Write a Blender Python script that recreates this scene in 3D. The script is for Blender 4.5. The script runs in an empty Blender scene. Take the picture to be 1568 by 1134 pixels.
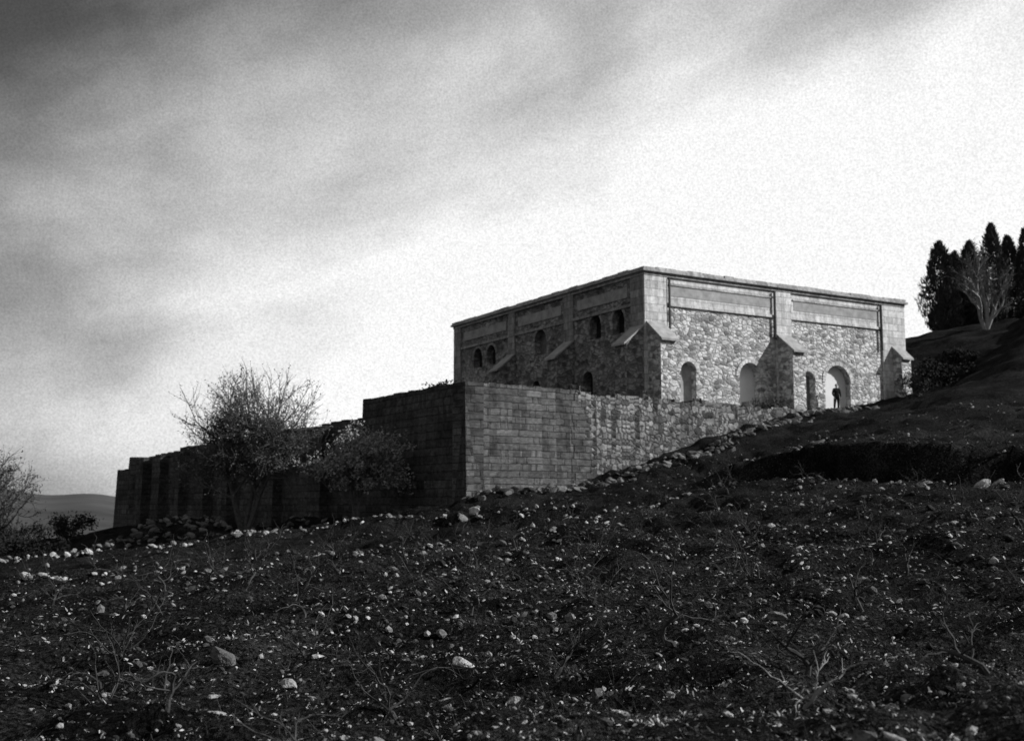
import bpy, bmesh, math, random
import numpy as np
from mathutils import Vector, Matrix
from mathutils.geometry import tessellate_polygon
random.seed(7); rng=np.random.default_rng(7)
scene=bpy.context.scene
scene.view_settings.view_transform='Standard'; scene.view_settings.look='None'; scene.view_settings.exposure=0

# ---------------------------------------------------------------- nodes helper
class N:
    def __init__(s,nt): s.nt=nt
    def n(s,t,ins=None,**kw):
        nd=s.nt.nodes.new(t)
        for k,v in kw.items(): setattr(nd,k,v)
        if ins:
            for k,v in ins.items():
                if hasattr(v,'is_output') : s.nt.links.new(v,nd.inputs[k])
                else: nd.inputs[k].default_value=v
        return nd
    def math(s,op,a,b=0.0,c=None,clamp=False):
        ins={0:a,1:b}
        if c is not None: ins[2]=c
        nd=s.n('ShaderNodeMath',ins,operation=op); nd.use_clamp=clamp
        return nd.outputs[0]
    def ramp(s,f,pts,interp='LINEAR'):
        nd=s.n('ShaderNodeValToRGB',{0:f}); cr=nd.color_ramp; cr.interpolation=interp
        while len(cr.elements)<len(pts): cr.elements.new(0.5)
        for e,(p,v) in zip(cr.elements,pts): e.position=p; e.color=(v,v,v,1)
        return nd.outputs[0]
    def noise(s,vec,scale,detail=4,rough=0.55,dist=0.0):
        return s.n('ShaderNodeTexNoise',{'Vector':vec,'Scale':scale,'Detail':detail,'Roughness':rough,'Distortion':dist}).outputs[0]
    def mrange(s,f,a,b,c,d,smooth=True):
        return s.n('ShaderNodeMapRange',{0:f,1:a,2:b,3:c,4:d},interpolation_type='SMOOTHSTEP' if smooth else 'LINEAR').outputs[0]
    def mix(s,f,a,b):
        nd=s.n('ShaderNodeMix',data_type='FLOAT',ins=None)
        for i,v in ((0,f),(2,a),(3,b)):
            if hasattr(v,'is_output'): s.nt.links.new(v,nd.inputs[i])
            else: nd.inputs[i].default_value=v
        return nd.outputs[0]
def material(name,rough=0.95,spec=0.1):
    m=bpy.data.materials.new(name); m.use_nodes=True
    b=m.node_tree.nodes['Principled BSDF']; b.inputs['Roughness'].default_value=rough
    b.inputs['Specular IOR Level'].default_value=spec
    return m,N(m.node_tree),b
def setcol(h,b,f): h.nt.links.new(f,b.inputs['Base Color'])
def setbump(h,b,f,strength=0.6,dist=0.05):
    bp=h.n('ShaderNodeBump',{'Strength':strength,'Distance':dist,'Height':f}); h.nt.links.new(bp.outputs[0],b.inputs['Normal'])

def mat_noise(name,lo,hi,scale=3,bump=0.3,bd=0.03,rough=0.95,spec=0.1):
    m,h,b=material(name,rough,spec)
    v=h.n('ShaderNodeNewGeometry').outputs['Position']
    a=h.noise(v,scale,5,0.65); setcol(h,b,h.ramp(a,[(0.3,lo),(0.7,hi)]))
    setbump(h,b,h.noise(v,scale*4,4,0.6),bump,bd); return m
def mat_dressed(name,lo,hi,stain):
    m,h,b=material(name)
    uv=h.n('ShaderNodeUVMap').outputs[0]
    br=h.n('ShaderNodeTexBrick',{'Vector':uv,'Color1':(lo,lo,lo,1),'Color2':(hi,hi,hi,1),'Mortar':(lo*.5,lo*.5,lo*.5,1),'Scale':1.0,'Mortar Size':0.015,'Mortar Smooth':0.6,'Brick Width':.85,'Row Height':.46},offset=.5)
    col=h.n('ShaderNodeRGBToBW',{0:br.outputs[0]}).outputs[0]
    sv=h.n('ShaderNodeMapping',{'Vector':uv,'Scale':(3.2,.5,1)}).outputs[0]
    s1=h.ramp(h.noise(sv,1.0,5,.7),[(.38,1-stain),(.6,1.08)]); s2=h.ramp(h.noise(uv,4.5,5,.75),[(.3,.65),(.65,1.1)])
    setcol(h,b,h.math('MULTIPLY',h.math('MULTIPLY',col,s1),s2))
    setbump(h,b,h.math('SUBTRACT',h.noise(uv,6,4,.7),br.outputs['Fac']),.7,.03); return m
def mat_rubble(name,lo,hi,mortar,scale=2.6,stain=0.4,bump=1.0,patch=0.0):
    m,h,b=material(name)
    uv=h.n('ShaderNodeUVMap').outputs[0]
    nv=h.n('ShaderNodeTexNoise',{'Vector':uv,'Scale':2.2,'Detail':4.0,'Roughness':.65})
    w=h.n('ShaderNodeVectorMath',{0:nv.outputs['Color'],1:(0.38,0.30,0)},operation='MULTIPLY').outputs[0]
    v=h.n('ShaderNodeVectorMath',{0:uv,1:w},operation='ADD').outputs[0]
    v=h.n('ShaderNodeMapping',{'Vector':v,'Scale':(0.7,1.25,1)}).outputs[0]
    d=h.n('ShaderNodeTexVoronoi',{'Vector':v,'Scale':scale},feature='DISTANCE_TO_EDGE').outputs[0]
    c=h.n('ShaderNodeTexVoronoi',{'Vector':v,'Scale':scale},feature='F1').outputs['Color']
    sep=h.n('ShaderNodeSeparateColor',{0:c}).outputs[0]
    tone=h.ramp(sep,[(0.0,lo*.6),(0.22,lo),(.4,lo*.3+hi*.7),(1.0,hi)])
    big=h.noise(uv,0.45,6,0.72)
    st=h.ramp(big,[(0.40,1-stain),(0.56,1.0)])
    fine=h.ramp(h.noise(uv,5,5,0.75),[(0.3,0.55),(0.66,1.2)])
    tone=h.math('MULTIPLY',h.math('MULTIPLY',tone,st),fine)
    dd=h.math('ADD',d,h.math('MULTIPLY',h.math('SUBTRACT',h.noise(uv,5,3,.6),.5),.16))
    mask=h.ramp(dd,[(0.0,0.0),(0.11,1.0)])
    setcol(h,b,h.mix(mask,h.math('MULTIPLY',fine,mortar),tone))
    hgt=h.math('ADD',h.ramp(d,[(0.0,0),(0.16,1)]),h.math('MULTIPLY',h.noise(uv,7,4,0.7),0.8))
    setbump(h,b,hgt,bump,0.05); return m
def mat_ashlar(name,lo,hi,mortar,bw=0.75,bh=0.33,stain=0.4):
    m,h,b=material(name)
    uv=h.n('ShaderNodeUVMap').outputs[0]
    nv=h.n('ShaderNodeTexNoise',{'Vector':uv,'Scale':0.9,'Detail':5.0,'Roughness':.7})
    w=h.n('ShaderNodeVectorMath',{0:nv.outputs['Color'],1:(0.35,0.20,0)},operation='MULTIPLY').outputs[0]
    v=h.n('ShaderNodeVectorMath',{0:uv,1:w},operation='ADD').outputs[0]
    br=h.n('ShaderNodeTexBrick',{'Vector':v,'Color1':(lo,lo,lo,1),'Color2':(hi,hi,hi,1),'Mortar':(mortar,mortar,mortar,1),'Scale':1.0,'Mortar Size':0.03,'Mortar Smooth':0.9,'Bias':0.0,'Brick Width':bw,'Row Height':bh},offset=0.42,squash=1.35,squash_frequency=3)
    st=h.ramp(h.noise(uv,0.5,6,0.75),[(0.38,1-stain),(0.60,1.25)])
    v2=h.n('ShaderNodeMapping',{'Vector':uv,'Scale':(2.2,6,1)}).outputs[0]
    fine=h.ramp(h.noise(v2,1.0,6,0.8),[(0.34,0.4),(0.66,1.45)])
    col=h.n('ShaderNodeRGBToBW',{0:br.outputs[0]}).outputs[0]
    setcol(h,b,h.math('MULTIPLY',h.math('MULTIPLY',col,st),fine))
    hg=h.math('SUBTRACT',h.math('MULTIPLY',h.noise(uv,5,5,0.7),1.1),br.outputs['Fac'])
    setbump(h,b,hg,0.9,0.05); return m

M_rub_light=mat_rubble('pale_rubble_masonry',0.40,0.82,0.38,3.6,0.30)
M_rub_side=mat_rubble('shaded_weathered_rubble',0.24,0.46,0.18,3.2,0.55)  # front masonry darkened: side-face shade put into colour, plus heavier stains
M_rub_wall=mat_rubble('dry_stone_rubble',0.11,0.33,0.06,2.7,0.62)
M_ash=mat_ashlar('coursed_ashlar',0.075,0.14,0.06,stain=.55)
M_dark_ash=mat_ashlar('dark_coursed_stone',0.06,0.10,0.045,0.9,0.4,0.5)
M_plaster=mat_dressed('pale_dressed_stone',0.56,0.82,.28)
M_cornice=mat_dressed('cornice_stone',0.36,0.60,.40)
M_plaster_s=mat_dressed('shaded_dressed_stone',0.27,0.46,.45)  # darker copy of the pale dressed stone, side-face shade in its colour
M_frieze=mat_noise('frieze_stone',0.24,0.46,2.2,0.5,0.03)
M_niche=mat_noise('niche_plaster',0.7,0.8,1.5,0.2,0.02)
M_door=mat_noise('old_timber',0.10,0.2,3,0.4,0.02)
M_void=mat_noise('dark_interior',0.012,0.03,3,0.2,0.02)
M_pipe=mat_noise('iron_pipe',0.05,0.08,3,0.2,0.01)
M_bark=mat_noise('bark',0.03,0.07,9,0.6,0.02)
M_bark_m=mat_noise('grey_bark',0.05,0.12,7,0.6,0.02)
M_bark_l=mat_noise('pale_bark',0.16,0.32,9,0.6,0.02)
M_vine=mat_noise('vine_bark',0.018,0.085,6,0.6,0.02)
M_bud=mat_noise('buds',0.06,0.13,6,0.1,0.01)
M_blos=mat_noise('pale_leaf',0.18,0.38,6,0.1,0.01)
M_cyp=mat_noise('cypress_foliage',0.03,0.08,2,0.2,0.02)
M_bush=mat_noise('scrub_foliage',0.012,0.035,2,0.2,0.02)
M_cloth=mat_noise('dark_cloth',0.012,0.025,14,0.2,0.01)
M_skin=mat_noise('skin',0.28,0.34,10,0.05,0.005,0.6,0.3)
M_hair=mat_noise('hair',0.01,0.02,30,0.3,0.005)
def mat_attr(name,mul=1.0):
    m,h,b=material(name)
    a=h.n('ShaderNodeAttribute',attribute_name='shade').outputs['Fac']
    v=h.n('ShaderNodeNewGeometry').outputs['Position']
    f=h.ramp(h.noise(v,18,3,0.75),[(0.3,0.35),(0.7,1.25)])
    setcol(h,b,h.math('MULTIPLY',h.math('MULTIPLY',a,f),mul)); setbump(h,b,h.noise(v,25,2,0.7),0.8,0.03); return m
M_stone=mat_attr('fieldstone'); M_litter=mat_attr('dry_litter')
def mat_soil():
    m,h,b=material('stony_soil',1.0,0.03)
    v=h.n('ShaderNodeNewGeometry').outputs['Position']
    base=h.ramp(h.noise(v,0.5,4,0.7),[(0.38,0.004),(0.68,0.020)])
    fine=h.ramp(h.noise(v,16,3,0.8),[(0.42,0.25),(0.66,3.2)])
    s=h.math('MULTIPLY',base,fine)
    vo=h.n('ShaderNodeTexVoronoi',{'Vector':v,'Scale':13.0,'Randomness':1.0},feature='F1')
    r=h.n('ShaderNodeSeparateColor',{0:vo.outputs['Color']}).outputs[0]
    p=h.math('MULTIPLY',h.math('GREATER_THAN',r,0.80),h.ramp(vo.outputs['Distance'],[(0.15,1),(0.34,0)]))
    clump=h.ramp(h.noise(v,0.28,3,0.6),[(0.42,0.05),(0.62,1.0)])
    p=h.math('MULTIPLY',p,clump)
    c=h.mix(p,s,0.15)
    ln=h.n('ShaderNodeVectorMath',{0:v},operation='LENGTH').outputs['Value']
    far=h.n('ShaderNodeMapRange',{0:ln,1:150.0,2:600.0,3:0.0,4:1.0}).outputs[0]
    haze_col=h.ramp(h.noise(v,.006,4,.6),[(.35,.05),(.65,.10)])  # lighter grey with distance: haze painted into the terrain colour
    setcol(h,b,h.mix(far,c,haze_col))
    hh=h.math('ADD',h.noise(v,7,4,0.8),h.math('MULTIPLY',p,0.5))
    setbump(h,b,hh,1.0,0.10); return m
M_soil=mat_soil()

# ---------------------------------------------------------------- mesh helpers
def mk(name,verts,faces,mats,parent=None,midx=None,uvs=None,smooth=False,loc=None,rotz=None):
    me=bpy.data.meshes.new(name); me.from_pydata([tuple(v) for v in verts],[],faces)
    for m in (mats if isinstance(mats,(list,tuple)) else [mats]): me.materials.append(m)
    if midx is not None: me.polygons.foreach_set('material_index',midx)
    if uvs is not None:
        l=me.uv_layers.new(name='UVMap'); l.data.foreach_set('uv',[c for uv in uvs for c in uv])
    if smooth: me.polygons.foreach_set('use_smooth',[True]*len(me.polygons))
    me.update(); ob=bpy.data.objects.new(name,me); scene.collection.objects.link(ob)
    if parent: ob.parent=parent
    if loc: ob.location=loc
    if rotz is not None: ob.rotation_euler[2]=rotz
    return ob
def empty(name,loc=(0,0,0),rotz=0):
    e=bpy.data.objects.new(name,None); e.location=loc; e.rotation_euler[2]=rotz; e.empty_display_size=0.3
    scene.collection.objects.link(e); return e
def fnorm(p):
    n=Vector((0,0,0))
    for i in range(len(p)):
        a=Vector(p[i]); b=Vector(p[(i+1)%len(p)]); n+=a.cross(b)
    return n.normalized() if n.length>0 else Vector((0,0,1))
def polymesh(name,polys,mat,parent=None,bevel=0):
    vs=[];fs=[];uv=[]
    for p in polys:
        n=fnorm(p); b=len(vs); vs+=p; fs.append(list(range(b,b+len(p))))
        if abs(n.z)>0.8: uv+=[(q[0],q[1]) for q in p]
        else:
            t=Vector((-n.y,n.x,0)).normalized()
            uv+=[(t.x*q[0]+t.y*q[1],q[2]) for q in p]
    return mk(name,vs,fs,mat,parent,uvs=uv)
def box(name,x0,x1,y0,y1,z0,z1,mat,parent=None):
    a=[(x0,y0),(x1,y0),(x1,y1),(x0,y1)]
    P=[[(x,y,z1) for x,y in a],[(x,y,z0) for x,y in reversed(a)]]
    for i in range(4):
        p,q=a[i],a[(i+1)%4]; P.append([(p[0],p[1],z0),(q[0],q[1],z0),(q[0],q[1],z1),(p[0],p[1],z1)])
    return polymesh(name,P,mat,parent)

# ---------------------------------------------------------------- terrain
def sstep(a,b,x):
    t=np.clip((x-a)/(b-a),0,1); return t*t*(3-2*t)
def steps(x,y):
    s=(x-6)*.64+(y-47)*.77+0.35*np.sin(x*0.55)+0.2*np.sin(x*1.7+y)
    al=(x-6)*.77-(y-47)*.64
    h1=1.6*sstep(-1,8,al)*(1-sstep(50,80,al))*sstep(-.30,.25,s)
    s2=(x-24)*.5+(y-62)*.866+0.5*np.sin(x*0.4)
    al2=(x-24)*.866-(y-62)*.5
    h2=0.9*sstep(0,8,al2)*(1-sstep(50,80,al2))*sstep(-.5,.4,s2)
    heap=1.3*np.exp(-(((x+21.5)/3.6)**2+((y-71)/3)**2))+.6*np.exp(-(((x+11.5)/2.5)**2+((y-64)/2)**2))+.5*np.exp(-(((x+1)/2)**2+((y-50.5)/1.2)**2))
    return h1+h2,heap
CP=[(0,0,-1.6),(-5,0,-1.9),(5,0,-1.2),(0,-20,-2),(15,-15,-.6),(-20,-15,-3.2),
(0,7.5,-1.54),(0,12,-1.58),(0,20,-1.5),(0,30,-1.38),(0,45,-.85),(-2.2,51,-.1),
(2.7,6,-1.25),(4.5,10,-1.3),(7.2,16,-1.2),(11.5,26,-.45),(15.8,36,.55),(17.5,39.5,1.84),(26,58,5.8),(31,70,9.1),(30,78,9.6),
(34.8,95,14.3),(41.7,98,15.0),(45,125,12),(60,110,17),(80,100,20),(40,60,8.8),(60,60,12),(40,20,3),(60,0,4),
(-4.1,9,-1.9),(-6.8,15,-2.05),(-12.7,28,-2.3),(-19,42,-2.6),(-27.3,60,-3.3),(-17,60,-2.1),(-17,74,-1.5),(-33.6,93,-2.2),(-8.4,61.5,-1.2),
(-50,110,-7),(-45,75,-6),(-40,40,-5),(-60,40,-8),(3.1,54.5,.8),(9.4,59.5,2.7),(16.4,66,5.0),(26.6,74,7.2),
(7.8,32,-.56),(9.8,40,.7),(11.8,48,1.96),(2,36,-1.1),(14.7,60,3.9),(5,75,4.2),(0,85,3.5),(20,95,8),(0,120,0),(-20,120,-5),(-80,100,-14)]
CP=np.array(CP,float)
sx,_=steps(CP[:,0],CP[:,1]); zc=CP[:,2]-sx
def U(r2): return np.where(r2>1e-9,0.5*r2*np.log(np.maximum(r2,1e-9)),0)
n=len(CP); K=U((CP[:,None,0]-CP[None,:,0])**2+(CP[:,None,1]-CP[None,:,1])**2)+np.eye(n)*2.0
Pm=np.c_[np.ones(n),CP[:,:2]]
A=np.block([[K,Pm],[Pm.T,np.zeros((3,3))]]); W=np.linalg.solve(A,np.r_[zc,0,0,0])
waves=[]
for sc,am in ((6,.09),(2.6,.07),(1.2,.05),(.6,.04),(.33,.03)):
    for k in range(5):
        th=rng.uniform(0,6.28); f=2*math.pi/(sc*rng.uniform(.7,1.4)); waves.append((f*math.cos(th),f*math.sin(th),rng.uniform(0,6.28),am/2))
LYN=[([(-26,47.5),(-19,50),(-14,50),(-8.9,49.5),(-2.5,46.5),(3,45)],.26),([(-16,28.5),(-9.1,31),(-4.6,31.5),(-.1,34.5),(3,36.5)],.20)]
def lynch(x,y):
    z=np.zeros_like(x)
    for pts,hh in LYN:
        pts=np.array(pts); yl=np.interp(x,pts[:,0],pts[:,1])
        m=sstep(pts[0,0]-3,pts[0,0],x)*(1-sstep(pts[-1,0],pts[-1,0]+3,x))
        d=y-yl; z=z+hh*m*np.exp(-np.where(d<0,(d/.45)**2,(d/3.0)**2))
    return z
def H(x,y):
    x=np.atleast_1d(np.asarray(x,float)); y=np.atleast_1d(np.asarray(y,float))
    z=W[n]+W[n+1]*x+W[n+2]*y
    for i in range(n): z=z+W[i]*U((x-CP[i,0])**2+(y-CP[i,1])**2)
    s,heap=steps(x,y); z=z+s+heap+lynch(x,y)
    d=np.hypot(x-5,y-45); w=sstep(95,210,d)
    r=np.hypot(x,y); az=np.arctan2(x,y)
    far=-30+sstep(350,1500,r)*(36+15*np.sin(az*14+8.0)+4*np.sin(az*37+1)+2*np.sin(az*83)) 
    z=np.clip(z,-40,40)*(1-w)+far*w
    ro=np.zeros_like(z)
    for a,b,c,m in waves: ro+=m*np.sin(a*x+b*y+c)
    return z+ro*(1-w)
def h1(x,y): return float(H(x,y)[0])
NN=780
t=np.linspace(-1,1,NN); gx=12*np.sinh(6.0*t); gy=22+12*np.sinh(6.0*t)
X,Y=np.meshgrid(gx,gy); Z=H(X.ravel(),Y.ravel())
co=np.c_[X.ravel(),Y.ravel(),Z]
idx=np.arange(NN*NN).reshape(NN,NN)
q=np.stack([idx[:-1,:-1],idx[:-1,1:],idx[1:,1:],idx[1:,:-1]],-1).reshape(-1,4)
def npmesh(name,co,q,mat,attr=None,smooth=False):
    me=bpy.data.meshes.new(name); k=q.shape[1]
    me.vertices.add(len(co)); me.vertices.foreach_set('co',co.astype(np.float32).ravel())
    me.loops.add(q.size); me.loops.foreach_set('vertex_index',q.astype(np.int32).ravel())
    me.polygons.add(len(q)); me.polygons.foreach_set('loop_start',np.arange(0,q.size,k,dtype=np.int32))
    me.polygons.foreach_set('use_smooth',np.full(len(q),smooth))
    me.materials.append(mat); me.update(calc_edges=True)
    if attr is not None:
        a=me.attributes.new('shade','FLOAT','POINT'); a.data.foreach_set('value',attr.astype(np.float32))
    ob=bpy.data.objects.new(name,me); scene.collection.objects.link(ob); return ob
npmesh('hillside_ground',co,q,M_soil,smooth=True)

# ---------------------------------------------------------------- chapel building
C=(7.78,64.0,5.6); ROT=math.radians(30.3)
B=empty('stone_chapel_building',C,ROT)
def arch(c,w,z0,z1,seg=10):
    r=w/2; zs=z1-r; p=[(c-r,z0),(c+r,z0),(c+r,zs)]
    for i in range(1,seg): a=math.pi*i/seg; p.append((c+r*math.cos(a),zs+r*math.sin(a)))
    p.append((c-r,zs)); return p
def facade(name,to3,outline,holes,mat,parent):
    loops=[[Vector((a,b,0)) for a,b in outline]]+[[Vector((a,b,0)) for a,b in reversed(hh[0])] for hh in holes]
    tris=tessellate_polygon(loops); flat=[v for l in loops for v in l]
    vs=[to3(v.x,v.y,0) for v in flat]; fs=[];uv=[];mi=[]
    mats=[mat]
    for tr in tris: fs.append(list(tr)); uv+=[(flat[i].x,flat[i].y) for i in tr]; mi.append(0)
    for pts,dep,bm in holes:
        if bm not in mats: mats.append(bm)
        b=len(vs); m=len(pts)
        vs+=[to3(a,c,0) for a,c in pts]+[to3(a,c,dep) for a,c in pts]
        for i in range(m):
            j=(i+1)%m; fs.append([b+i,b+j,b+m+j,b+m+i]); mi.append(0)
            uv+=[pts[i],pts[j],(pts[j][0]+dep,pts[j][1]),(pts[i][0]+dep,pts[i][1])]
        fs.append([b+m+i for i in range(m)]); uv+=list(pts); mi.append(mats.index(bm))
    return mk(name,vs,fs,mats,parent,midx=mi,uvs=uv)
FW,SD,HT=21.9,24.0,7.7
fh=[(arch(3.14,1.2,.12,2.75),.45,M_frieze),(arch(8.0,1.75,.12,3.0),.6,M_niche),(arch(12.9,1.25,.12,2.75),.5,M_door),(arch(15.55,2.3,.12,3.3),.42,M_niche)]
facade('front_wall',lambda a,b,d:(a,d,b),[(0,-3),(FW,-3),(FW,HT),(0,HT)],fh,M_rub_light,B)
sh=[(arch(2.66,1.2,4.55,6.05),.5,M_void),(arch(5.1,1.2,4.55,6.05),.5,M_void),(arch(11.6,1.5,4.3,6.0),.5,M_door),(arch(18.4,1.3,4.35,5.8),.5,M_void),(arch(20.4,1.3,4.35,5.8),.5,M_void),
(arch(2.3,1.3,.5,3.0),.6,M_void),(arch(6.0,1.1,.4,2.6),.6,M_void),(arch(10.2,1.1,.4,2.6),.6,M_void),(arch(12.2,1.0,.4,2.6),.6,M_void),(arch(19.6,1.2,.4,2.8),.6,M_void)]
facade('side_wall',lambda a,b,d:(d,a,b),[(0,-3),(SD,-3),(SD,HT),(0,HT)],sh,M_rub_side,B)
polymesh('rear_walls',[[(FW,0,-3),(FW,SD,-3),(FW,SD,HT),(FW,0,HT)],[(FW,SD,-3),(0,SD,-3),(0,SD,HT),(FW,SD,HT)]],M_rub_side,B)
box('cornice_lower',-.16,FW+.16,-.16,SD+.16,HT,HT+.2,M_cornice,B)
box('cornice_upper',-.32,FW+.32,-.32,SD+.32,HT+.2,HT+.33,M_cornice,B)
def cap_row(name,x0,x1,y0,y1,along_x):
    P=[]; L=(x1-x0) if along_x else (y1-y0); s=0
    while s<L-.01:
        l=min(random.uniform(.7,1.3),L-s); z1=HT+.33+random.uniform(.12,.19); o=random.uniform(-.03,.03)
        if along_x: a=[(x0+s,y0+o),(x0+s+l-.015,y0+o),(x0+s+l-.015,y1),(x0+s,y1)]
        else: a=[(x0+o,y0+s),(x1,y0+s),(x1,y0+s+l-.015),(x0+o,y0+s+l-.015)]
        P.append([(x,y,z1) for x,y in a])
        for i in range(4):
            p,q=a[i],a[(i+1)%4]; P.append([(p[0],p[1],HT+.33),(q[0],q[1],HT+.33),(q[0],q[1],z1),(p[0],p[1],z1)])
        s+=l
    polymesh(name,P,M_cornice,B)
cap_row('parapet_front',-.22,FW+.22,-.22,.25,True); cap_row('parapet_side',-.22,.25,.26,SD+.22,False)
cap_row('parapet_rear',.26,FW+.22,SD-.25,SD+.22,True); cap_row('parapet_far_side',FW-.25,FW+.22,.26,SD-.26,False)
def ring(name,c,w,z0,z1,wd,pr,mat,face):
    r=w/2+0.01; zs=z1-w/2; P=[]; nb=11
    def T(a,b,d): return (a,-d,b) if face=='f' else (-d,a,b)
    for i in range(nb):
        a0=math.pi*(i+.06)/nb; a1=math.pi*(i+.94)/nb; ro=r+wd*(1+.12*random.uniform(-1,1))
        inn=[(c+r*math.cos(a0),zs+r*math.sin(a0)),(c+ro*math.cos(a0),zs+ro*math.sin(a0)),(c+ro*math.cos(a1),zs+ro*math.sin(a1)),(c+r*math.cos(a1),zs+r*math.sin(a1))]
        P.append([T(x,z,pr) for x,z in inn])
        for k in range(4):
            p,q2=inn[k],inn[(k+1)%4]; P.append([T(*p,-.02),T(*q2,-.02),T(*q2,pr),T(*p,pr)])
    polymesh(name,P,mat,B)
for i,(c,w,a,b2) in enumerate([(3.14,1.2,.12,2.75),(8,1.75,.12,3.0),(12.9,1.25,.12,2.75),(15.55,2.3,.12,3.3)]):
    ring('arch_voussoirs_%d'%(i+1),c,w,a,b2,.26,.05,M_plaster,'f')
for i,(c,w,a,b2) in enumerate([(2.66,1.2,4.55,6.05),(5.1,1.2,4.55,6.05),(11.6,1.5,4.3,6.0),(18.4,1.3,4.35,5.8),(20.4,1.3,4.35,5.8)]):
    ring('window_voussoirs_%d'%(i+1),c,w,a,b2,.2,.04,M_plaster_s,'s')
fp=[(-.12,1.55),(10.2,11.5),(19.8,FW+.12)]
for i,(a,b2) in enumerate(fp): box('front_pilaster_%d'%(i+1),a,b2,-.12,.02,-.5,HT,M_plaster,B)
for i,(a,b2) in enumerate([(1.55,10.2),(11.5,19.8)]):
    box('front_band_%d'%(i+1),a,b2,-.10,.02,5.98,6.16,M_plaster,B)
    box('front_frieze_ground_%d'%(i+1),a+.001,b2-.001,-.03,.02,6.16,HT-.002,M_plaster,B)
    box('front_frieze_panel_%d'%(i+1),a+.3,b2-.3,-.05,-.032,6.6,7.2,M_frieze,B)
    box('front_frieze_rail_%d'%(i+1),a+.2,b2-.2,-.10,-.028,7.22,7.32,M_cornice,B)
sp=[(.0,1.3),(7.5,8.6),(14.9,15.8),(23.0,SD+.12)]
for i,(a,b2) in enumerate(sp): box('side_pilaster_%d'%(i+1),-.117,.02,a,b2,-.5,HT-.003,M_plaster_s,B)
for i in range(3):
    a,b2=sp[i][1],sp[i+1][0]
    box('side_band_%d'%(i+1),-.10,.02,a,b2,6.0,6.17,M_plaster_s,B)
    box('side_frieze_panel_%d'%(i+1),-.05,.02,a+.4,b2-.4,6.6,7.25,M_frieze,B)
for i,tx in enumerate([1.68,10.06,19.68]): box('rain_pipe_%d'%(i+1),tx-.05,tx+.05,-.22,-.125,4.6,HT-.05,M_pipe,B)
def buttress(name,a,b2,proj,zw,zo,face,mat,capm):
    def T(t_,o,z): return (t_,-o,z) if face=='f' else (-o,t_,z)
    P=[]
    side=lambda t_:[T(t_,.0,-4),T(t_,proj,-4),T(t_,proj,zo),T(t_,0,zw)]
    P+= [side(a),list(reversed(side(b2))),[T(a,proj,-4),T(b2,proj,-4),T(b2,proj,zo),T(a,proj,zo)],[T(a,proj,zo),T(b2,proj,zo),T(b2,0,zw),T(a,0,zw)]]
    polymesh(name,P,mat,B)
    e=.07; k=(zo-zw)/proj; o1=proj+.2; z1=zo+k*.2
    c0,c1=a-e,b2+e
    L=[T(c0,.05,zw+.02+k*.05),T(c0,o1,z1+.02),T(c0,o1,z1+.14),T(c0,.05,zw+.14+k*.05)]
    R=[T(c1,.05,zw+.02+k*.05),T(c1,o1,z1+.02),T(c1,o1,z1+.14),T(c1,.05,zw+.14+k*.05)]
    P=[L,R[::-1]]+[[L[i],L[(i+1)%4],R[(i+1)%4],R[i]] for i in range(4)]
    polymesh(name+'_cap',P,capm,B)
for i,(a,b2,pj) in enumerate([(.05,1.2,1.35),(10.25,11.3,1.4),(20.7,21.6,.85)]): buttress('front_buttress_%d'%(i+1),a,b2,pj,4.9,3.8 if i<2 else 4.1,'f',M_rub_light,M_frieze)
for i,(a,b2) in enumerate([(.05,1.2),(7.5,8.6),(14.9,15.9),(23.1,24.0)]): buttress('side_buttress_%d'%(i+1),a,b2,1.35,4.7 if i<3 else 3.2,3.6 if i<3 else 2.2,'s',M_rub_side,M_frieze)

# ---------------------------------------------------------------- walls
def stone_wall(name,p0,p1,zt0,zt1,zb,thick,mat,jag=.06,parent=None,stepw=.45,batter=.0,capmat=None):
    p0=Vector(p0);p1=Vector(p1); L=(p1-p0).length; d=(p1-p0)/L; nrm=Vector((d.y,-d.x))
    m=max(2,int(L/stepw)); P=[]; prev=None
    zs=[]; 
    for i in range(m):
        zs.append(zt0+(zt1-zt0)*(i+.5)/m+random.uniform(-jag,jag))
    off=[random.uniform(-.03,.03) for _ in range(m+1)]
    f3=lambda i,o,z: (p0.x+d.x*L*i/m-nrm.x*o,p0.y+d.y*L*i/m-nrm.y*o,z)
    for i in range(m):
        z=zs[i]; a=off[i];b2=off[i+1]
        P.append([f3(i,-batter,zb),f3(i+1,-batter,zb),f3(i+1,b2,z),f3(i,a,z)])
        P.append([f3(i,a,z),f3(i+1,b2,z),f3(i+1,thick,z),f3(i,thick,z)])
        P.append([f3(i+1,thick,zb),f3(i,thick,zb),f3(i,thick,z),f3(i+1,thick,z)])
        if i<m-1 and abs(zs[i+1]-z)>1e-4:
            z2=zs[i+1]; lo,hi=min(z,z2),max(z,z2)
            P.append([f3(i+1,b2,lo),f3(i+1,thick,lo),f3(i+1,thick,hi),f3(i+1,b2,hi)])
    P.append([f3(0,thick,zb),f3(0,-batter,zb),f3(0,off[0],zs[0]),f3(0,thick,zs[0])])
    P.append([f3(m,-batter,zb),f3(m,thick,zb),f3(m,thick,zs[-1]),f3(m,off[m],zs[-1])])
    return polymesh(name,P,mat,parent)
T0=(-2.2,52.0); G=(-8.4,62.5); K1=(3.25,56.4); E=(16.4,67.0); F=(25.5,72.9)
TW=empty('terrace_retaining_wall')
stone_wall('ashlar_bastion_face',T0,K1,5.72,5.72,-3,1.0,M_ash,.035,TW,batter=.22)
stone_wall('bastion_side_face',G,(-2.2,52.0),5.8,5.72,-5,1.0,M_dark_ash,.035,TW,batter=.25)
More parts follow.
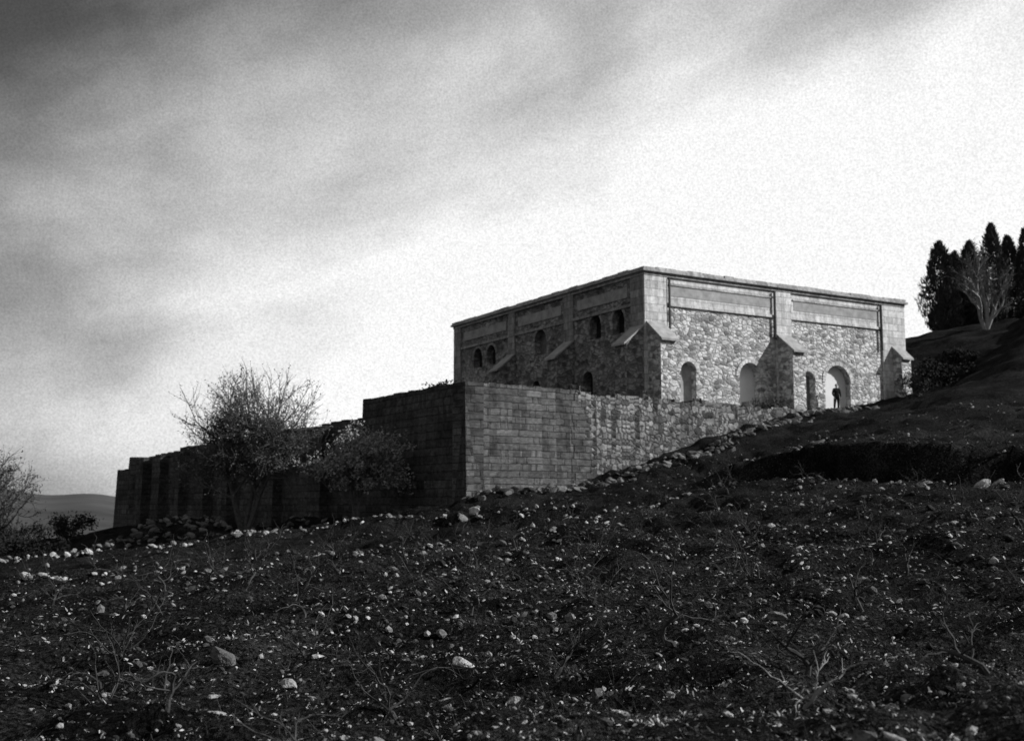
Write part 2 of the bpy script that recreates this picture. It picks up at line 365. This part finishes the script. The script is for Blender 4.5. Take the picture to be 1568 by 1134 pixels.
stone_wall('rubble_face',K1,E,5.62,5.68,-2,.8,M_rub_wall,.13,TW,.35,batter=.1)
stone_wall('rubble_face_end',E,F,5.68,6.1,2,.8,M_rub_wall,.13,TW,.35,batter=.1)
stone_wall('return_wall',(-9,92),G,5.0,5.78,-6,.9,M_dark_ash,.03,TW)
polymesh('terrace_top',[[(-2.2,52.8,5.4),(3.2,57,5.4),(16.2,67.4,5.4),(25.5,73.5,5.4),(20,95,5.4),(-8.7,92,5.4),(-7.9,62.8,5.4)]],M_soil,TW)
P=[]
dx,dy=(K1[0]-T0[0]),(K1[1]-T0[1]); LL=math.hypot(dx,dy); dx/=LL; dy/=LL; nx,ny=dy,-dx
zz=5.55; k=0
while zz>.4:
    ln=.15+.5*abs(math.sin(k*1.9))+.075*k; w0=LL-.1-.3*abs(math.sin(k*2.3)); w1=LL+ln
    o=.035+.2*(1-(zz+3)/8.72)
    a=(T0[0]+dx*w0,T0[1]+dy*w0); b2=(T0[0]+dx*w1,T0[1]+dy*w1)
    f=lambda p,oo,z:(p[0]+nx*oo,p[1]+ny*oo,z)
    P+=[[f(a,o,zz-.365),f(b2,o,zz-.365),f(b2,o,zz),f(a,o,zz)],[f(b2,o,zz-.365),f(b2,-.3,zz-.365),f(b2,-.3,zz),f(b2,o,zz)],[f(a,o,zz),f(b2,o,zz),f(b2,-.3,zz),f(a,-.3,zz)],
        [f(b2,o,zz-.365),f(a,o,zz-.365),f(a,-.3,zz-.365),f(b2,-.3,zz-.365)],[f(a,-.3,zz-.365),f(a,o,zz-.365),f(a,o,zz),f(a,-.3,zz)]]
    zz-=.37; k+=1
polymesh('toothing_stones',P,M_ash,TW)
for i,(fr,w_,h_) in enumerate([(.0,.55,.34),(.03,.4,.2),(.20,.35,.2),(.30,.3,.42),(.55,.5,.22),(.8,.45,.25)]):
    bx=K1[0]+(E[0]-K1[0])*fr; by=K1[1]+(E[1]-K1[1])*fr+.35
    vv=[(bx+sx2*w_*.5*random.uniform(.7,1),by+sy2*.25,5.5+(h_+.2)*sz2*random.uniform(.85,1)) for sz2 in (0,1) for sx2,sy2 in ((-1,-1),(1,-1),(1,1),(-1,1))]
    F6=[(0,1,5,4),(1,2,6,5),(2,3,7,6),(3,0,4,7),(4,5,6,7)]
    polymesh('loose_coping_%d'%(i+1),[[vv[j] for j in f_] for f_ in F6],M_rub_wall,TW)
LW=empty('lower_enclosure_wall')
Gx,Gy=-8.4,62.5; ux,uy=-25.2,32.5
def LP(q_,o=0):
    nn=Vector((-uy,ux)).normalized()
    nn=-nn if nn.y>0 else nn
    return (Gx+ux*q_+nn.x*o,Gy+uy*q_+nn.y*o)
segs=[(0,.12,4.75,4.7),(.12,.30,4.62,4.55),(.30,.52,4.5,4.35),(.52,.66,4.25,4.15),(.66,.82,3.95,3.7),(.82,1.0,2.95,2.75)]
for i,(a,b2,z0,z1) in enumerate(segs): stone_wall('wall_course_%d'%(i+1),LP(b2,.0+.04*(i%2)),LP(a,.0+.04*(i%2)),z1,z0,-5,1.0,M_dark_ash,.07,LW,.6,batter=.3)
for i,qq in enumerate([.1,.25,.42,.52,.63,.73,.82]):
    w=.018; stone_wall('wall_pier_%d'%(i+1),LP(qq+w,.75),LP(qq-w,.75),4.4-1.1*qq,4.45-1.1*qq,-5,1.4,M_dark_ash,.03,LW,.5,batter=.2)
cx,cy=LP(.90,-.6); vs=[];fs=[];uv=[]
for z in (0,3.2,3.9,4.0):
    for i in range(20):
        a=i*math.pi/10; r=1.05 if z<3.9 else 1.0; vs.append((cx+r*math.cos(a),cy+r*math.sin(a),z-.25))
for l in range(3):
    for i in range(20):
        j=(i+1)%20; fs.append([l*20+i,l*20+j,l*20+20+j,l*20+20+i]); uv+=[(i*.33,vs[l*20][2]),(i*.33+.33,vs[l*20][2]),(i*.33+.33,vs[l*20+20][2]),(i*.33,vs[l*20+20][2])]
fs.append([60+i for i in range(20)]); uv+=[(0,0)]*20
mk('turret_stub',vs,fs,M_dark_ash,LW,uvs=uv)

# ---------------------------------------------------------------- plants
class Tubes:
    def __init__(s): s.v=[];s.f=[];s.lv=[];s.lf=[]
    def tube(s,pts,rad,sides=4):
        b=len(s.v); m=len(pts)
        for i,p in enumerate(pts):
            d=(pts[min(i+1,m-1)]-pts[max(i-1,0)]).normalized()
            u=d.cross(Vector((0.3,0.9,0.2))); u=u.normalized() if u.length>1e-3 else Vector((1,0,0)); w=d.cross(u)
            for k in range(sides):
                a=2*math.pi*k/sides; s.v.append(p+(u*math.cos(a)+w*math.sin(a))*rad[i])
        for i in range(m-1):
            for k in range(sides):
                j=(k+1)%sides; s.f.append([b+i*sides+k,b+i*sides+j,b+(i+1)*sides+j,b+(i+1)*sides+k])
    def leaf(s,p,sz):
        a=Vector((random.gauss(0,1),random.gauss(0,1),random.gauss(0,1))).normalized(); b_=a.cross(Vector((random.gauss(0,1),random.gauss(0,1),random.gauss(0,1)))).normalized()
        n0=len(s.lv); s.lv+=[p-a*sz*.5-b_*sz*.3,p+a*sz*.5-b_*sz*.2,p+a*sz*.6+b_*sz*.25,p-a*sz*.4+b_*sz*.3]; s.lf.append([n0,n0+1,n0+2,n0+3])
    def obj(s,name,bark,leafm,loc=(0,0,0)):
        b=len(s.v); ob=mk(name,s.v+s.lv,s.f+[[i+b for i in f] for f in s.lf],[bark,leafm],midx=[0]*len(s.f)+[1]*len(s.lf),loc=loc); return ob
def rv(): return Vector((random.uniform(-1,1),random.uniform(-1,1),random.uniform(-1,1)))
def grow(T,p,d,L,r,lev,maxlev,P):
    nseg=5 if lev<2 else 4; pts=[p.copy()]; rad=[r]; dd=d.normalized(); taper=.62 if lev<maxlev else .35
    for i in range(nseg):
        dd=(dd+rv()*P['wig']*(1+.3*lev)+Vector((0,0,P['up']))).normalized()
        pts.append(pts[-1]+dd*L/nseg); rad.append(r*(1-(1-taper)*(i+1)/nseg))
    T.tube(pts,rad,6 if lev<2 else (4 if lev<3 else 3))
    if lev>=maxlev:
        for k in range(P['leaves']):
            if random.random()<P['lp']: T.leaf(pts[random.randint(1,nseg)]+rv()*P['ls'],P['lsz']*random.uniform(.5,1.3))
        return
    nc=P['kids'][lev]
    for k in range(nc):
        f0=P.get('f00',.35) if lev==0 else P.get('f0',.35); f=f0+(1-f0)*(k+random.random()*.8)/nc; f=min(f,1); i=min(int(f*nseg),nseg-1); q_=pts[i].lerp(pts[i+1],f*nseg-i) if f<1 else pts[-1]
        ax=rv(); side=(ax-dd*ax.dot(dd)).normalized(); sp_=P['spread']*random.uniform(.6,1.25)
        nd=(dd*math.cos(sp_)+side*math.sin(sp_)); 
        grow(T,q_,nd,L*P['lr']*random.uniform(.7,1.2),max(rad[i]*P['rr'],P.get('rmin',.009)),lev+1,maxlev,P)
    ax=rv(); grow(T,pts[-1],dd+ax*.25,L*P['lr'],rad[-1]*.9,lev+1,maxlev,P)
def bare_tree(name,x,y,stems,P,maxlev,bark,leafm,r0):
    T=Tubes()
    for d,L in stems: grow(T,Vector((0,0,-.3)),Vector(d),L,r0,0,maxlev,P)
    return T.obj(name,bark,leafm,(x,y,h1(x,y)))
random.seed(12)
bare_tree('bare_almond_tree',-13.9,58,[((-.18,0,1),3.6),((.30,.1,1),3.7),((.06,.15,1),3.8)],
  dict(wig=.11,up=.045,leaves=4,lp=.7,ls=.10,lsz=.085,kids=[5,5,5,5],lr=.68,rr=.62,spread=.88,rmin=.015,f0=.4,f00=.62),4,M_bark_m,M_bud,.17)
random.seed(5)
bare_tree('blossoming_tree',-7.7,55,[((-.2,0,1),2.3),((.12,.05,1),2.2)],
  dict(wig=.12,up=.045,leaves=10,lp=.8,ls=.2,lsz=.11,kids=[5,4,4,4],lr=.66,rr=.6,spread=.72,rmin=.01,f00=.6),4,M_bark_m,M_blos,.10)
random.seed(9)
bare_tree('bare_tree',-28.8,60,[((.05,0,1),2.7),((.25,.1,1),2.7)],
  dict(wig=.12,up=.03,leaves=4,lp=.6,ls=.12,lsz=.10,kids=[4,4,4,4],lr=.70,rr=.6,spread=.75,rmin=.013,f00=.5),4,M_bark,M_bud,.16)
random.seed(21)
bare_tree('pale_bare_tree',38.0,88,[((-.28,0,1),2.7),((.2,.1,1),2.9),((.45,0,1),2.2)],
  dict(wig=.12,up=.08,leaves=4,lp=.6,ls=.12,lsz=.12,kids=[2,3,4,3],lr=.70,rr=.66,spread=.55,rmin=.014),4,M_bark_l,M_bud,.2)
random.seed(31)
for (x,y,s_) in [(15.6,67.9,.8),(25.3,70.2,1.0)]:
    bare_tree('bare_shrub',x,y,[((-.4,0,1),1.0*s_),((.3,.2,1),1.1*s_),((0,-.3,1),1.0*s_),((.6,-.1,.8),.8*s_)],
     dict(wig=.16,up=.04,leaves=4,lp=.6,ls=.07,lsz=.09,kids=[4,4,3],lr=.7,rr=.6,spread=.6),3,M_bark,M_bud,.035)
def cypress(x,y,h,r,seed,fat=.0):
    random.seed(seed); T=Tubes(); T.tube([Vector((0,0,-.5)),Vector((0,0,h*.4)),Vector((0,0,h*.9))],[.16,.1,.03],6)
    def R(f,a):
        base=((f+.02)**.32)*((1-f)**.72)*1.6 if f<1 else 0
        return r*base*(1+.22*math.sin(a*3+f*9+seed)+.14*math.sin(a*5-f*21)+.1*math.sin(f*37+a*2))
    for i in range(6000):
        f=random.random()**.95; a=random.uniform(0,6.283); rr=R(f,a)*math.sqrt(random.uniform(.25,1.15))
        p=Vector((rr*math.cos(a),rr*math.sin(a),.2+f*(h-.1)))
        up=Vector((math.cos(a)*.4+random.gauss(0,.25),math.sin(a)*.4+random.gauss(0,.25),1)).normalized()*random.uniform(.15,.45)
        sd=Vector((random.gauss(0,1),random.gauss(0,1),random.gauss(0,.3))).normalized()*random.uniform(.03,.08)
        n0=len(T.lv); T.lv+=[p-sd,p+sd,p+up+sd*.3,p+up-sd*.3]; T.lf.append([n0,n0+1,n0+2,n0+3])
    return T.obj('cypress_tree',M_bark,M_cyp,(x,y,h1(x,y)-.2))
for i,(px,d_,h,r) in enumerate([(.3925,96,8.0,1.75),(.4065,98,7.6,1.3),(.420,97,8.1,1.4),(.441,95,9.1,1.3),(.4555,97,8.3,1.35),(.472,96,8.6,1.3),(.399,99,5.0,1.5),(.430,99,6.0,1.5)]):
    cypress(px*d_,d_,h,r,40+i)
def bush(name,x,y,rx,h,seed,mat=None,nl=2200,sz=.16,dz=0):
    random.seed(seed); T=Tubes()
    for k in range(14):
        d=Vector((random.gauss(0,.6),random.gauss(0,.6),1)).normalized(); L=h*random.uniform(.7,1.05)
        T.tube([Vector((0,0,-.2)),d*L*.5+rv()*.1,d*L],[.035,.02,.006],4)
    cl=[(Vector((random.gauss(0,.45)*rx,random.gauss(0,.45)*rx,random.uniform(.25,.8)*h)),random.uniform(.25,.5)*min(rx,h)) for _ in range(14)]
    for i in range(nl):
        c,r=random.choice(cl); T.leaf(c+Vector((random.gauss(0,.5),random.gauss(0,.5),random.gauss(0,.45)))*r,sz*random.uniform(.5,1.3))
    return T.obj(name,M_bark,mat or M_bush,(x,y,h1(x,y)+dz))
for i,(x,y,rx,h) in enumerate([(-33,84,2.4,1.9),(-36,80,2.0,1.5),(-41,92,3,2.0),(-30,70,1.5,1.1),(26.6,71.0,1.2,2.1),(28.6,72.5,1.2,1.5),(30.5,76,1.5,1.2),(-38,66,2,1.4),(44,92,2,2.0),(-3.5,60.5,1.0,1.0)]):
    bush('scrub_bush',x,y,rx,h,60+i,dz=(5.4-h1(x,y)) if i==9 else 0)
def vine(seed):
    random.seed(seed); T=Tubes(); p=Vector((0,0,-.05)); pts=[p]; rad=[.026]; d=Vector((random.uniform(-.4,.4),random.uniform(-.3,.3),1))
    for i in range(5): d=(d+rv()*.5).normalized(); d.z=max(d.z,.2); pts.append(pts[-1]+d*.08); rad.append(.024-.002*i+random.uniform(-.002,.003))
    T.tube(pts,rad,6)
    for k in range(random.randint(3,6)):
        q_=pts[random.randint(2,5)]; dd=Vector((random.uniform(-1,1),random.uniform(-1,1),random.uniform(.2,1.1))).normalized()
        L=random.uniform(.35,.9); cp=[q_]; cr=[.011]
        for i in range(9):
            dd=(dd+rv()*.4+Vector((0,0,-.03))).normalized(); cp.append(cp[-1]+dd*L/9); cr.append(.010-.0008*i)
            if random.random()<.6:
                e=(dd+rv()*.9).normalized(); T.tube([cp[-1],cp[-1]+e*.07,cp[-1]+e*.15+rv()*.04],[.005,.0035,.002],3)
        T.tube(cp,cr,4)
    return T
vm=[]
for i in range(10):
    T=vine(100+i); o=T.obj('grapevine',M_bark_l if i ==2 else M_vine,M_bud,(0,0,0)); vm.append(o.data); bpy.data.objects.remove(o)
random.seed(77)
vp=[(1.95,7.7,.75,2),(1.6,12,1.2,0),(2.4,9.2,1,1),(-.9,9.3,.9,3),(-2.4,13,1,4),(-3.2,17.5,1.1,0),(4.2,13.5,1.1,6),(3.4,17,1,3),(-.6,16.5,1.1,1),(6.3,18,1.2,7),(1.6,20,1.1,5),(-6.2,20,1.1,6),(-1.3,7.4,.7,5),(3.3,7.9,.9,4),(-3.6,10.2,.9,8),(5.2,11.2,1,7),(.4,10.6,.8,6),(-2.6,8.6,.8,9),(1.1,15,1,9),(-4.9,14,1,3),(7,14.6,1,0)]
for r_ in range(9):
    for c_ in range(11):
        yy=21+r_*2.9+random.uniform(-.5,.5); xx=-14+c_*3.0+random.uniform(-.6,.6)+r_*.6
        if abs(xx/yy)<.55: vp.append((xx,yy,random.uniform(.9,1.3),random.choice([0,1,3,4,5,6,7,8,9])))
for x,y,s_,k in vp:
    o=bpy.data.objects.new('grapevine',vm[k]); scene.collection.objects.link(o); o.location=(x,y,h1(x,y)); o.scale=(s_,)*3; o.rotation_euler[2]=random.uniform(0,6.28)

# ---------------------------------------------------------------- stones
def ico(sub):
    bm=bmesh.new(); bmesh.ops.create_icosphere(bm,subdivisions=sub,radius=1); v=np.array([x.co[:] for x in bm.verts]); f=np.array([[q.index for q in x.verts] for x in bm.faces]); bm.free(); return v,f
def stones(name,xs,ys,size,shade,sub=1,sink=.25,jit=.22,mat=None):
    bv,bf=ico(sub); m=len(xs); zs=H(xs,ys)
    sc=np.stack([rng.uniform(.7,1.4,m),rng.uniform(.6,1.1,m),rng.uniform(.4,.85,m)],-1)*size[:,None]
    V=bv[None]*(1+rng.uniform(-jit,jit,(m,len(bv),1)))
    if sub>1:
        for _ in range(5):
            dn=rng.normal(size=(m,1,3)); dn/=np.linalg.norm(dn,axis=-1,keepdims=True); dot=(V*dn).sum(-1,keepdims=True); lim=rng.uniform(.55,.85,(m,1,1)); V=V-dn*np.maximum(dot-lim,0)
    V=V*sc[:,None,:]
    a=rng.uniform(0,6.28,m)[:,None]; ca,sa=np.cos(a),np.sin(a)
    X_=V[...,0]*ca-V[...,1]*sa; Y_=V[...,0]*sa+V[...,1]*ca
    ti=rng.uniform(-.5,.5,m)[:,None]; Zt=V[...,2]+ti*X_
    co=np.stack([X_+xs[:,None],Y_+ys[:,None],Zt+(zs+size*sink)[:,None]],-1).reshape(-1,3)
    q_=(bf[None]+np.arange(m)[:,None,None]*len(bv)).reshape(-1,3)
    return npmesh(name,co,q_,mat or M_stone,np.repeat(shade,len(bv)))
def field(m,r0,r1,az=.72,pw=1.0):
    r=r0*(r1/r0)**(rng.random(m)**pw); a=rng.uniform(-az,az,m); return r*np.sin(a),r*np.cos(a)
def clump(x,y):
    c=.5+.5*np.sin(x*.9+1.3*np.sin(y*.35))*np.sin(y*.6+1.1*np.sin(x*.5+2))
    return c*np.clip(.72+(x+1)/np.maximum(y,4)*1.5,.08,1)
x,y=field(70000,4,60,pw=.85); k=rng.random(len(x))<.14+.86*clump(x,y); x,y=x[k],y[k]
r=np.hypot(x,y); sz=np.clip(rng.lognormal(-4.3,.55,len(x)),.006,.06)*np.clip(r/11,.9,2.4)
sh=np.where(rng.random(len(x))<.30,rng.uniform(.15,.55,len(x)),rng.uniform(.02,.09,len(x)))
stones('scattered_pebbles',x,y,sz,sh)
x,y=field(460,6,55,pw=.7); k=rng.random(len(x))<.3+.7*clump(x,y); x,y=x[k],y[k]; stones('fieldstones',x,y,np.clip(rng.lognormal(-3.0,.4,len(x)),.03,.12),rng.uniform(.08,.36,len(x)),2)
def along(pts,m,wd,gap=.3):
    pts=np.array(pts,float); seg=np.linalg.norm(np.diff(pts,axis=0),axis=1); cum=np.r_[0,np.cumsum(seg)]
    t_=np.sort(rng.random(m))*cum[-1]; cl=np.clip(.5+.5*np.sin(t_*1.3+np.sin(t_*.5)*2)+.35*np.sin(t_*3.7),0,1); t_=t_[rng.random(m)<gap+(1-gap)*cl]
    return np.interp(t_,cum,pts[:,0])+rng.normal(0,wd,len(t_)),np.interp(t_,cum,pts[:,1])+rng.normal(0,wd,len(t_))
rows=[(LYN[0][0],300,.22,None,.18,(.12,.6)),(LYN[1][0],220,.13,None,.18,(.12,.6)),
([(2,36),(9,38),(15.5,35.5),(20,32)],50,.5,None,.3,(.15,.45)),([(0,43),(3,42),(8,44.5),(14,44)],90,.35,None,.3,(.15,.45)),([(8,42.6),(14,37.5),(20,33),(26,29)],70,.25,None,.3,(.15,.5)),
([(-18,38),(-10,39),(-3,40),(2,41)],70,.4,None,.3,(.1,.4))]
base_sz=[.088,.068,.08,.09,.09,.06]
for i,(p,m,wd,_n,gp,(c0,c1)) in enumerate(rows):
    x,y=along(p,m,wd,gp); stones('stone_row',x,y,np.clip(base_sz[i]*rng.lognormal(0,.42,len(x)),.03,.24),rng.uniform(c0,c1,len(x)),2,.30)
x,y=along([(-1.5,50.6),(2,52.6),(6,55.5),(10.5,58.8),(15.5,63.5),(21,67.5)],460,.5,.6); stones('rubble_heap',x,y,rng.uniform(.1,.28,len(x)),rng.uniform(.05,.26,len(x)),2)
x=rng.normal(-21,2.6,140); y=rng.normal(69.5,1.8,140); stones('rubble_heap',x,y,rng.uniform(.1,.3,140),rng.uniform(.06,.25,140),2)
x=rng.normal(-12,3,90); y=rng.normal(62.5,1.2,90); stones('rubble_heap',x,y,rng.uniform(.08,.25,90),rng.uniform(.1,.3,90),2)
for (x,y,s_,c_) in [(-.5,12,.14,.45),(-3.1,12.2,.15,.12),(15,35.6,.26,.45),(13,35.4,.2,.45),(-.62,10.4,.07,.3)]:
    stones('boulder',np.array([x]),np.array([y]),np.array([s_]),np.array([c_]),3,.3,.06)
x,y=field(95000,4,40,pw=1.0); k=rng.random(len(x))<.12+.88*clump(x*1.1+3,y*1.1); x,y=x[k],y[k]; m=len(x)
z=H(x,y); L=rng.uniform(.012,.05,m)*np.clip(np.hypot(x,y)/9,1,2.2); w=L*rng.uniform(.08,.6,m); a=rng.uniform(0,6.28,m); el=rng.uniform(-.1,1.0,m)**2
d=np.stack([np.cos(a)*np.cos(el),np.sin(a)*np.cos(el),np.sin(el)],-1)*L[:,None]; s_=np.stack([-np.sin(a),np.cos(a),rng.uniform(-.5,.5,m)],-1)*w[:,None]*.5
p=np.stack([x,y,z+.012],-1); co=np.stack([p-s_*.5,p+s_*.3,p+d*.6+s_*.9+[0,0,.006],p+d,p+d*.4-s_],1).reshape(-1,3)
npmesh('dry_leaf_litter',co,np.arange(5*m).reshape(-1,5),M_litter,np.repeat(np.where(rng.random(m)<.40,rng.uniform(.2,.65,m),rng.uniform(.02,.1,m)),5))
x,y=field(2200,5,45,pw=.9); m=len(x); z=H(x,y); T=Tubes()
random.seed(3)
for i in range(m):
    p=Vector((x[i],y[i],z[i]-.02)); d=Vector((random.gauss(0,.9),random.gauss(0,.9),1)).normalized(); L=random.uniform(.06,.24); bd=rv()*.1
    T.tube([p,p+d*L*.5+bd*.3,p+d*L+bd],[.003,.0022,.001],3)
T.obj('dry_weeds',M_vine,M_vine)

# ---------------------------------------------------------------- person by the arch
def skin(name,verts,edges,rads,mat,parent,root=0,sub=2):
    me=bpy.data.meshes.new(name); me.from_pydata(verts,edges,[]); me.materials.append(mat); ob=bpy.data.objects.new(name,me); scene.collection.objects.link(ob); ob.parent=parent
    ob.modifiers.new('skin','SKIN'); 
    for i,r_ in enumerate(rads): d_=me.skin_vertices[0].data[i]; d_.radius=r_ if isinstance(r_,tuple) else (r_,r_)
    me.skin_vertices[0].data[root].use_root=True
    s=ob.modifiers.new('sub','SUBSURF'); s.levels=sub; s.render_levels=sub; return ob
ca,sa=math.cos(ROT),math.sin(ROT)
def loc2w(lx,ly): return (C[0]+lx*ca-ly*sa,C[1]+lx*sa+ly*ca)
px_,py_=loc2w(14.6,-.75); pz=h1(px_,py_)
PE=empty('standing_person',(px_,py_,pz+.01),ROT+math.radians(-25))
v=[(0,0,.95),(0,0,1.12),(0,-.01,1.3),(0,0,1.45),(0,0,1.53),
 (.09,0,.9),(.10,-.02,.5),(.10,.02,.09),(.10,-.12,.04),(-.09,0,.9),(-.12,.04,.5),(-.13,.10,.09),(-.14,-.03,.04),
 (.18,0,1.42),(.25,.02,1.15),(.24,-.10,.92),(-.18,0,1.42),(-.26,.0,1.15),(-.22,-.14,.95)]
e=[(0,1),(1,2),(2,3),(3,4),(0,5),(5,6),(6,7),(7,8),(0,9),(9,10),(10,11),(11,12),(3,13),(13,14),(14,15),(3,16),(16,17),(17,18)]
r_=[(.19,.13),(.18,.13),(.20,.13),(.13,.09),.055,.11,.08,.055,.04,.11,.08,.055,.04,.075,.06,.042,.075,.06,.042]
skin('clothed_body',v,e,r_,M_cloth,PE)
def ell(name,c,s,mat,parent,sub=3):
    vv,ff=ico(sub); return mk(name,[(c[0]+a*s[0],c[1]+b_*s[1],c[2]+z_*s[2]) for a,b_,z_ in vv],ff.tolist(),mat,parent,smooth=True)
ell('head',(0,-.015,1.64),(.075,.095,.115),M_skin,PE); ell('hair',(0,.012,1.675),(.085,.098,.10),M_hair,PE); ell('nose',(0,-.115,1.635),(.012,.018,.022),M_skin,PE,2)
ell('ear_l',(.077,0,1.635),(.012,.02,.03),M_skin,PE,2); ell('ear_r',(-.077,0,1.635),(.012,.02,.03),M_skin,PE,2); ell('mouth',(0,-.102,1.59),(.022,.008,.006),M_hair,PE,2)
for sx_,(hx,hy,hz) in ((1,(.24,-.11,.90)),(-1,(-.22,-.155,.93))):
    hv=[(hx,hy,hz),(hx,hy-.01,hz-.07)];he=[(0,1)];hr=[(.02,.035),(.018,.038)]
    for k in range(4):
        b_=len(hv); yy=hy-.035+.022*k; l=[.065,.075,.07,.055][k]
        hv+=[(hx,yy,hz-.10),(hx-.01*sx_,yy,hz-.10-l*.5),(hx-.025*sx_,yy,hz-.10-l)]; he+=[(1,b_),(b_,b_+1),(b_+1,b_+2)]; hr+=[.010,.009,.007]
    b_=len(hv); hv+=[(hx-.01*sx_,hy-.045,hz-.05),(hx-.02*sx_,hy-.06,hz-.085)]; he+=[(0,b_),(b_,b_+1)]; hr+=[.011,.009]
    skin('hand',hv,he,hr,M_skin,PE,0,1)

# ---------------------------------------------------------------- sky, sun, camera
w=bpy.data.worlds.new('World'); scene.world=w; w.use_nodes=True; nt=w.node_tree; h=N(nt)
bg=nt.nodes['Background']; bg.inputs['Strength'].default_value=0.1
SUN_AZ=math.radians(-5); SUN_EL=math.radians(30)
sky=h.n('ShaderNodeTexSky',sky_type='NISHITA'); sky.sun_disc=False; sky.sun_elevation=SUN_EL; sky.sun_rotation=math.radians(90)-SUN_AZ
skb=h.n('ShaderNodeRGBToBW',{0:sky.outputs[0]}).outputs[0]
dirv=h.n('ShaderNodeTexCoord').outputs['Generated']
s3=h.n('ShaderNodeSeparateXYZ',{0:dirv}); dx_,dy_,dz_=s3.outputs
# thick cloud with a bright break over the chapel; streaks rise to the right
a_=h.math('SUBTRACT',dx_,.14); b_=h.math('SUBTRACT',dz_,.14)
ac=h.math('SUBTRACT',b_,h.math('MULTIPLY',a_,.30)); al=h.math('ADD',a_,h.math('MULTIPLY',b_,.30))
cv=h.n('ShaderNodeCombineXYZ',{0:h.math('MULTIPLY',ac,8.5),1:h.math('MULTIPLY',al,2.6),2:h.math('MULTIPLY',dy_,2.5)}).outputs[0]
n1=h.noise(cv,1.0,5,0.5,0.3); n2=h.noise(dirv,5.5,5,0.55,0.3)
e1=h.math('MULTIPLY',h.math('DIVIDE',ac,.325),h.math('DIVIDE',ac,.325)); e2=h.math('MULTIPLY',h.math('DIVIDE',al,.72),h.math('DIVIDE',al,.72))
rad=h.math('SQRT',h.math('ADD',e1,e2))
rad=h.math('ADD',rad,h.math('MULTIPLY',h.math('SUBTRACT',n1,.5),.95)); rad=h.math('ADD',rad,h.math('MULTIPLY',h.math('SUBTRACT',n2,.5),.6))
cb=h.ramp(h.math('DIVIDE',rad,2.0),[(0.0,1.15),(.17,1.10),(.28,.92),(.38,.62),(.48,.38),(.59,.19),(.70,.075),(.9,.025)],'B_SPLINE')
hz=h.math('MULTIPLY',h.mrange(dz_,.09,-.01,0,1),h.mrange(dx_,-.10,-.42,0,1))
cb=h.math('MULTIPLY',cb,h.math('SUBTRACT',1.0,h.math('MULTIPLY',hz,.5)))
cb=h.mix(h.mrange(dy_,0.0,.6,0,1),.28,cb)
gr=h.ramp(h.noise(dirv,620,1,.6),[(0.25,.82),(0.75,1.18)])
cl=h.math('MULTIPLY',h.math('MULTIPLY',cb,gr),10.0)
fin=h.mix(0.94,skb,cl)
nt.links.new(fin,bg.inputs['Color'])
sl=bpy.data.lights.new('sun','SUN'); sl.energy=5.0; sl.angle=math.radians(.8); so=bpy.data.objects.new('sun',sl); scene.collection.objects.link(so)
sd=Vector((math.cos(SUN_AZ)*math.cos(SUN_EL),math.sin(SUN_AZ)*math.cos(SUN_EL),math.sin(SUN_EL)))
so.rotation_euler=sd.to_track_quat('Z','Y').to_euler(); so.location=(60,0,60)
cam=bpy.data.cameras.new('camera'); cam.lens=39.03; cam.sensor_width=36; cam.clip_end=12000; cam.clip_start=.1
cam.dof.use_dof=True; cam.dof.focus_distance=14; cam.dof.aperture_fstop=2.0
co_=bpy.data.objects.new('camera',cam); scene.collection.objects.link(co_); co_.rotation_euler=(math.radians(96.81),0,0); scene.camera=co_
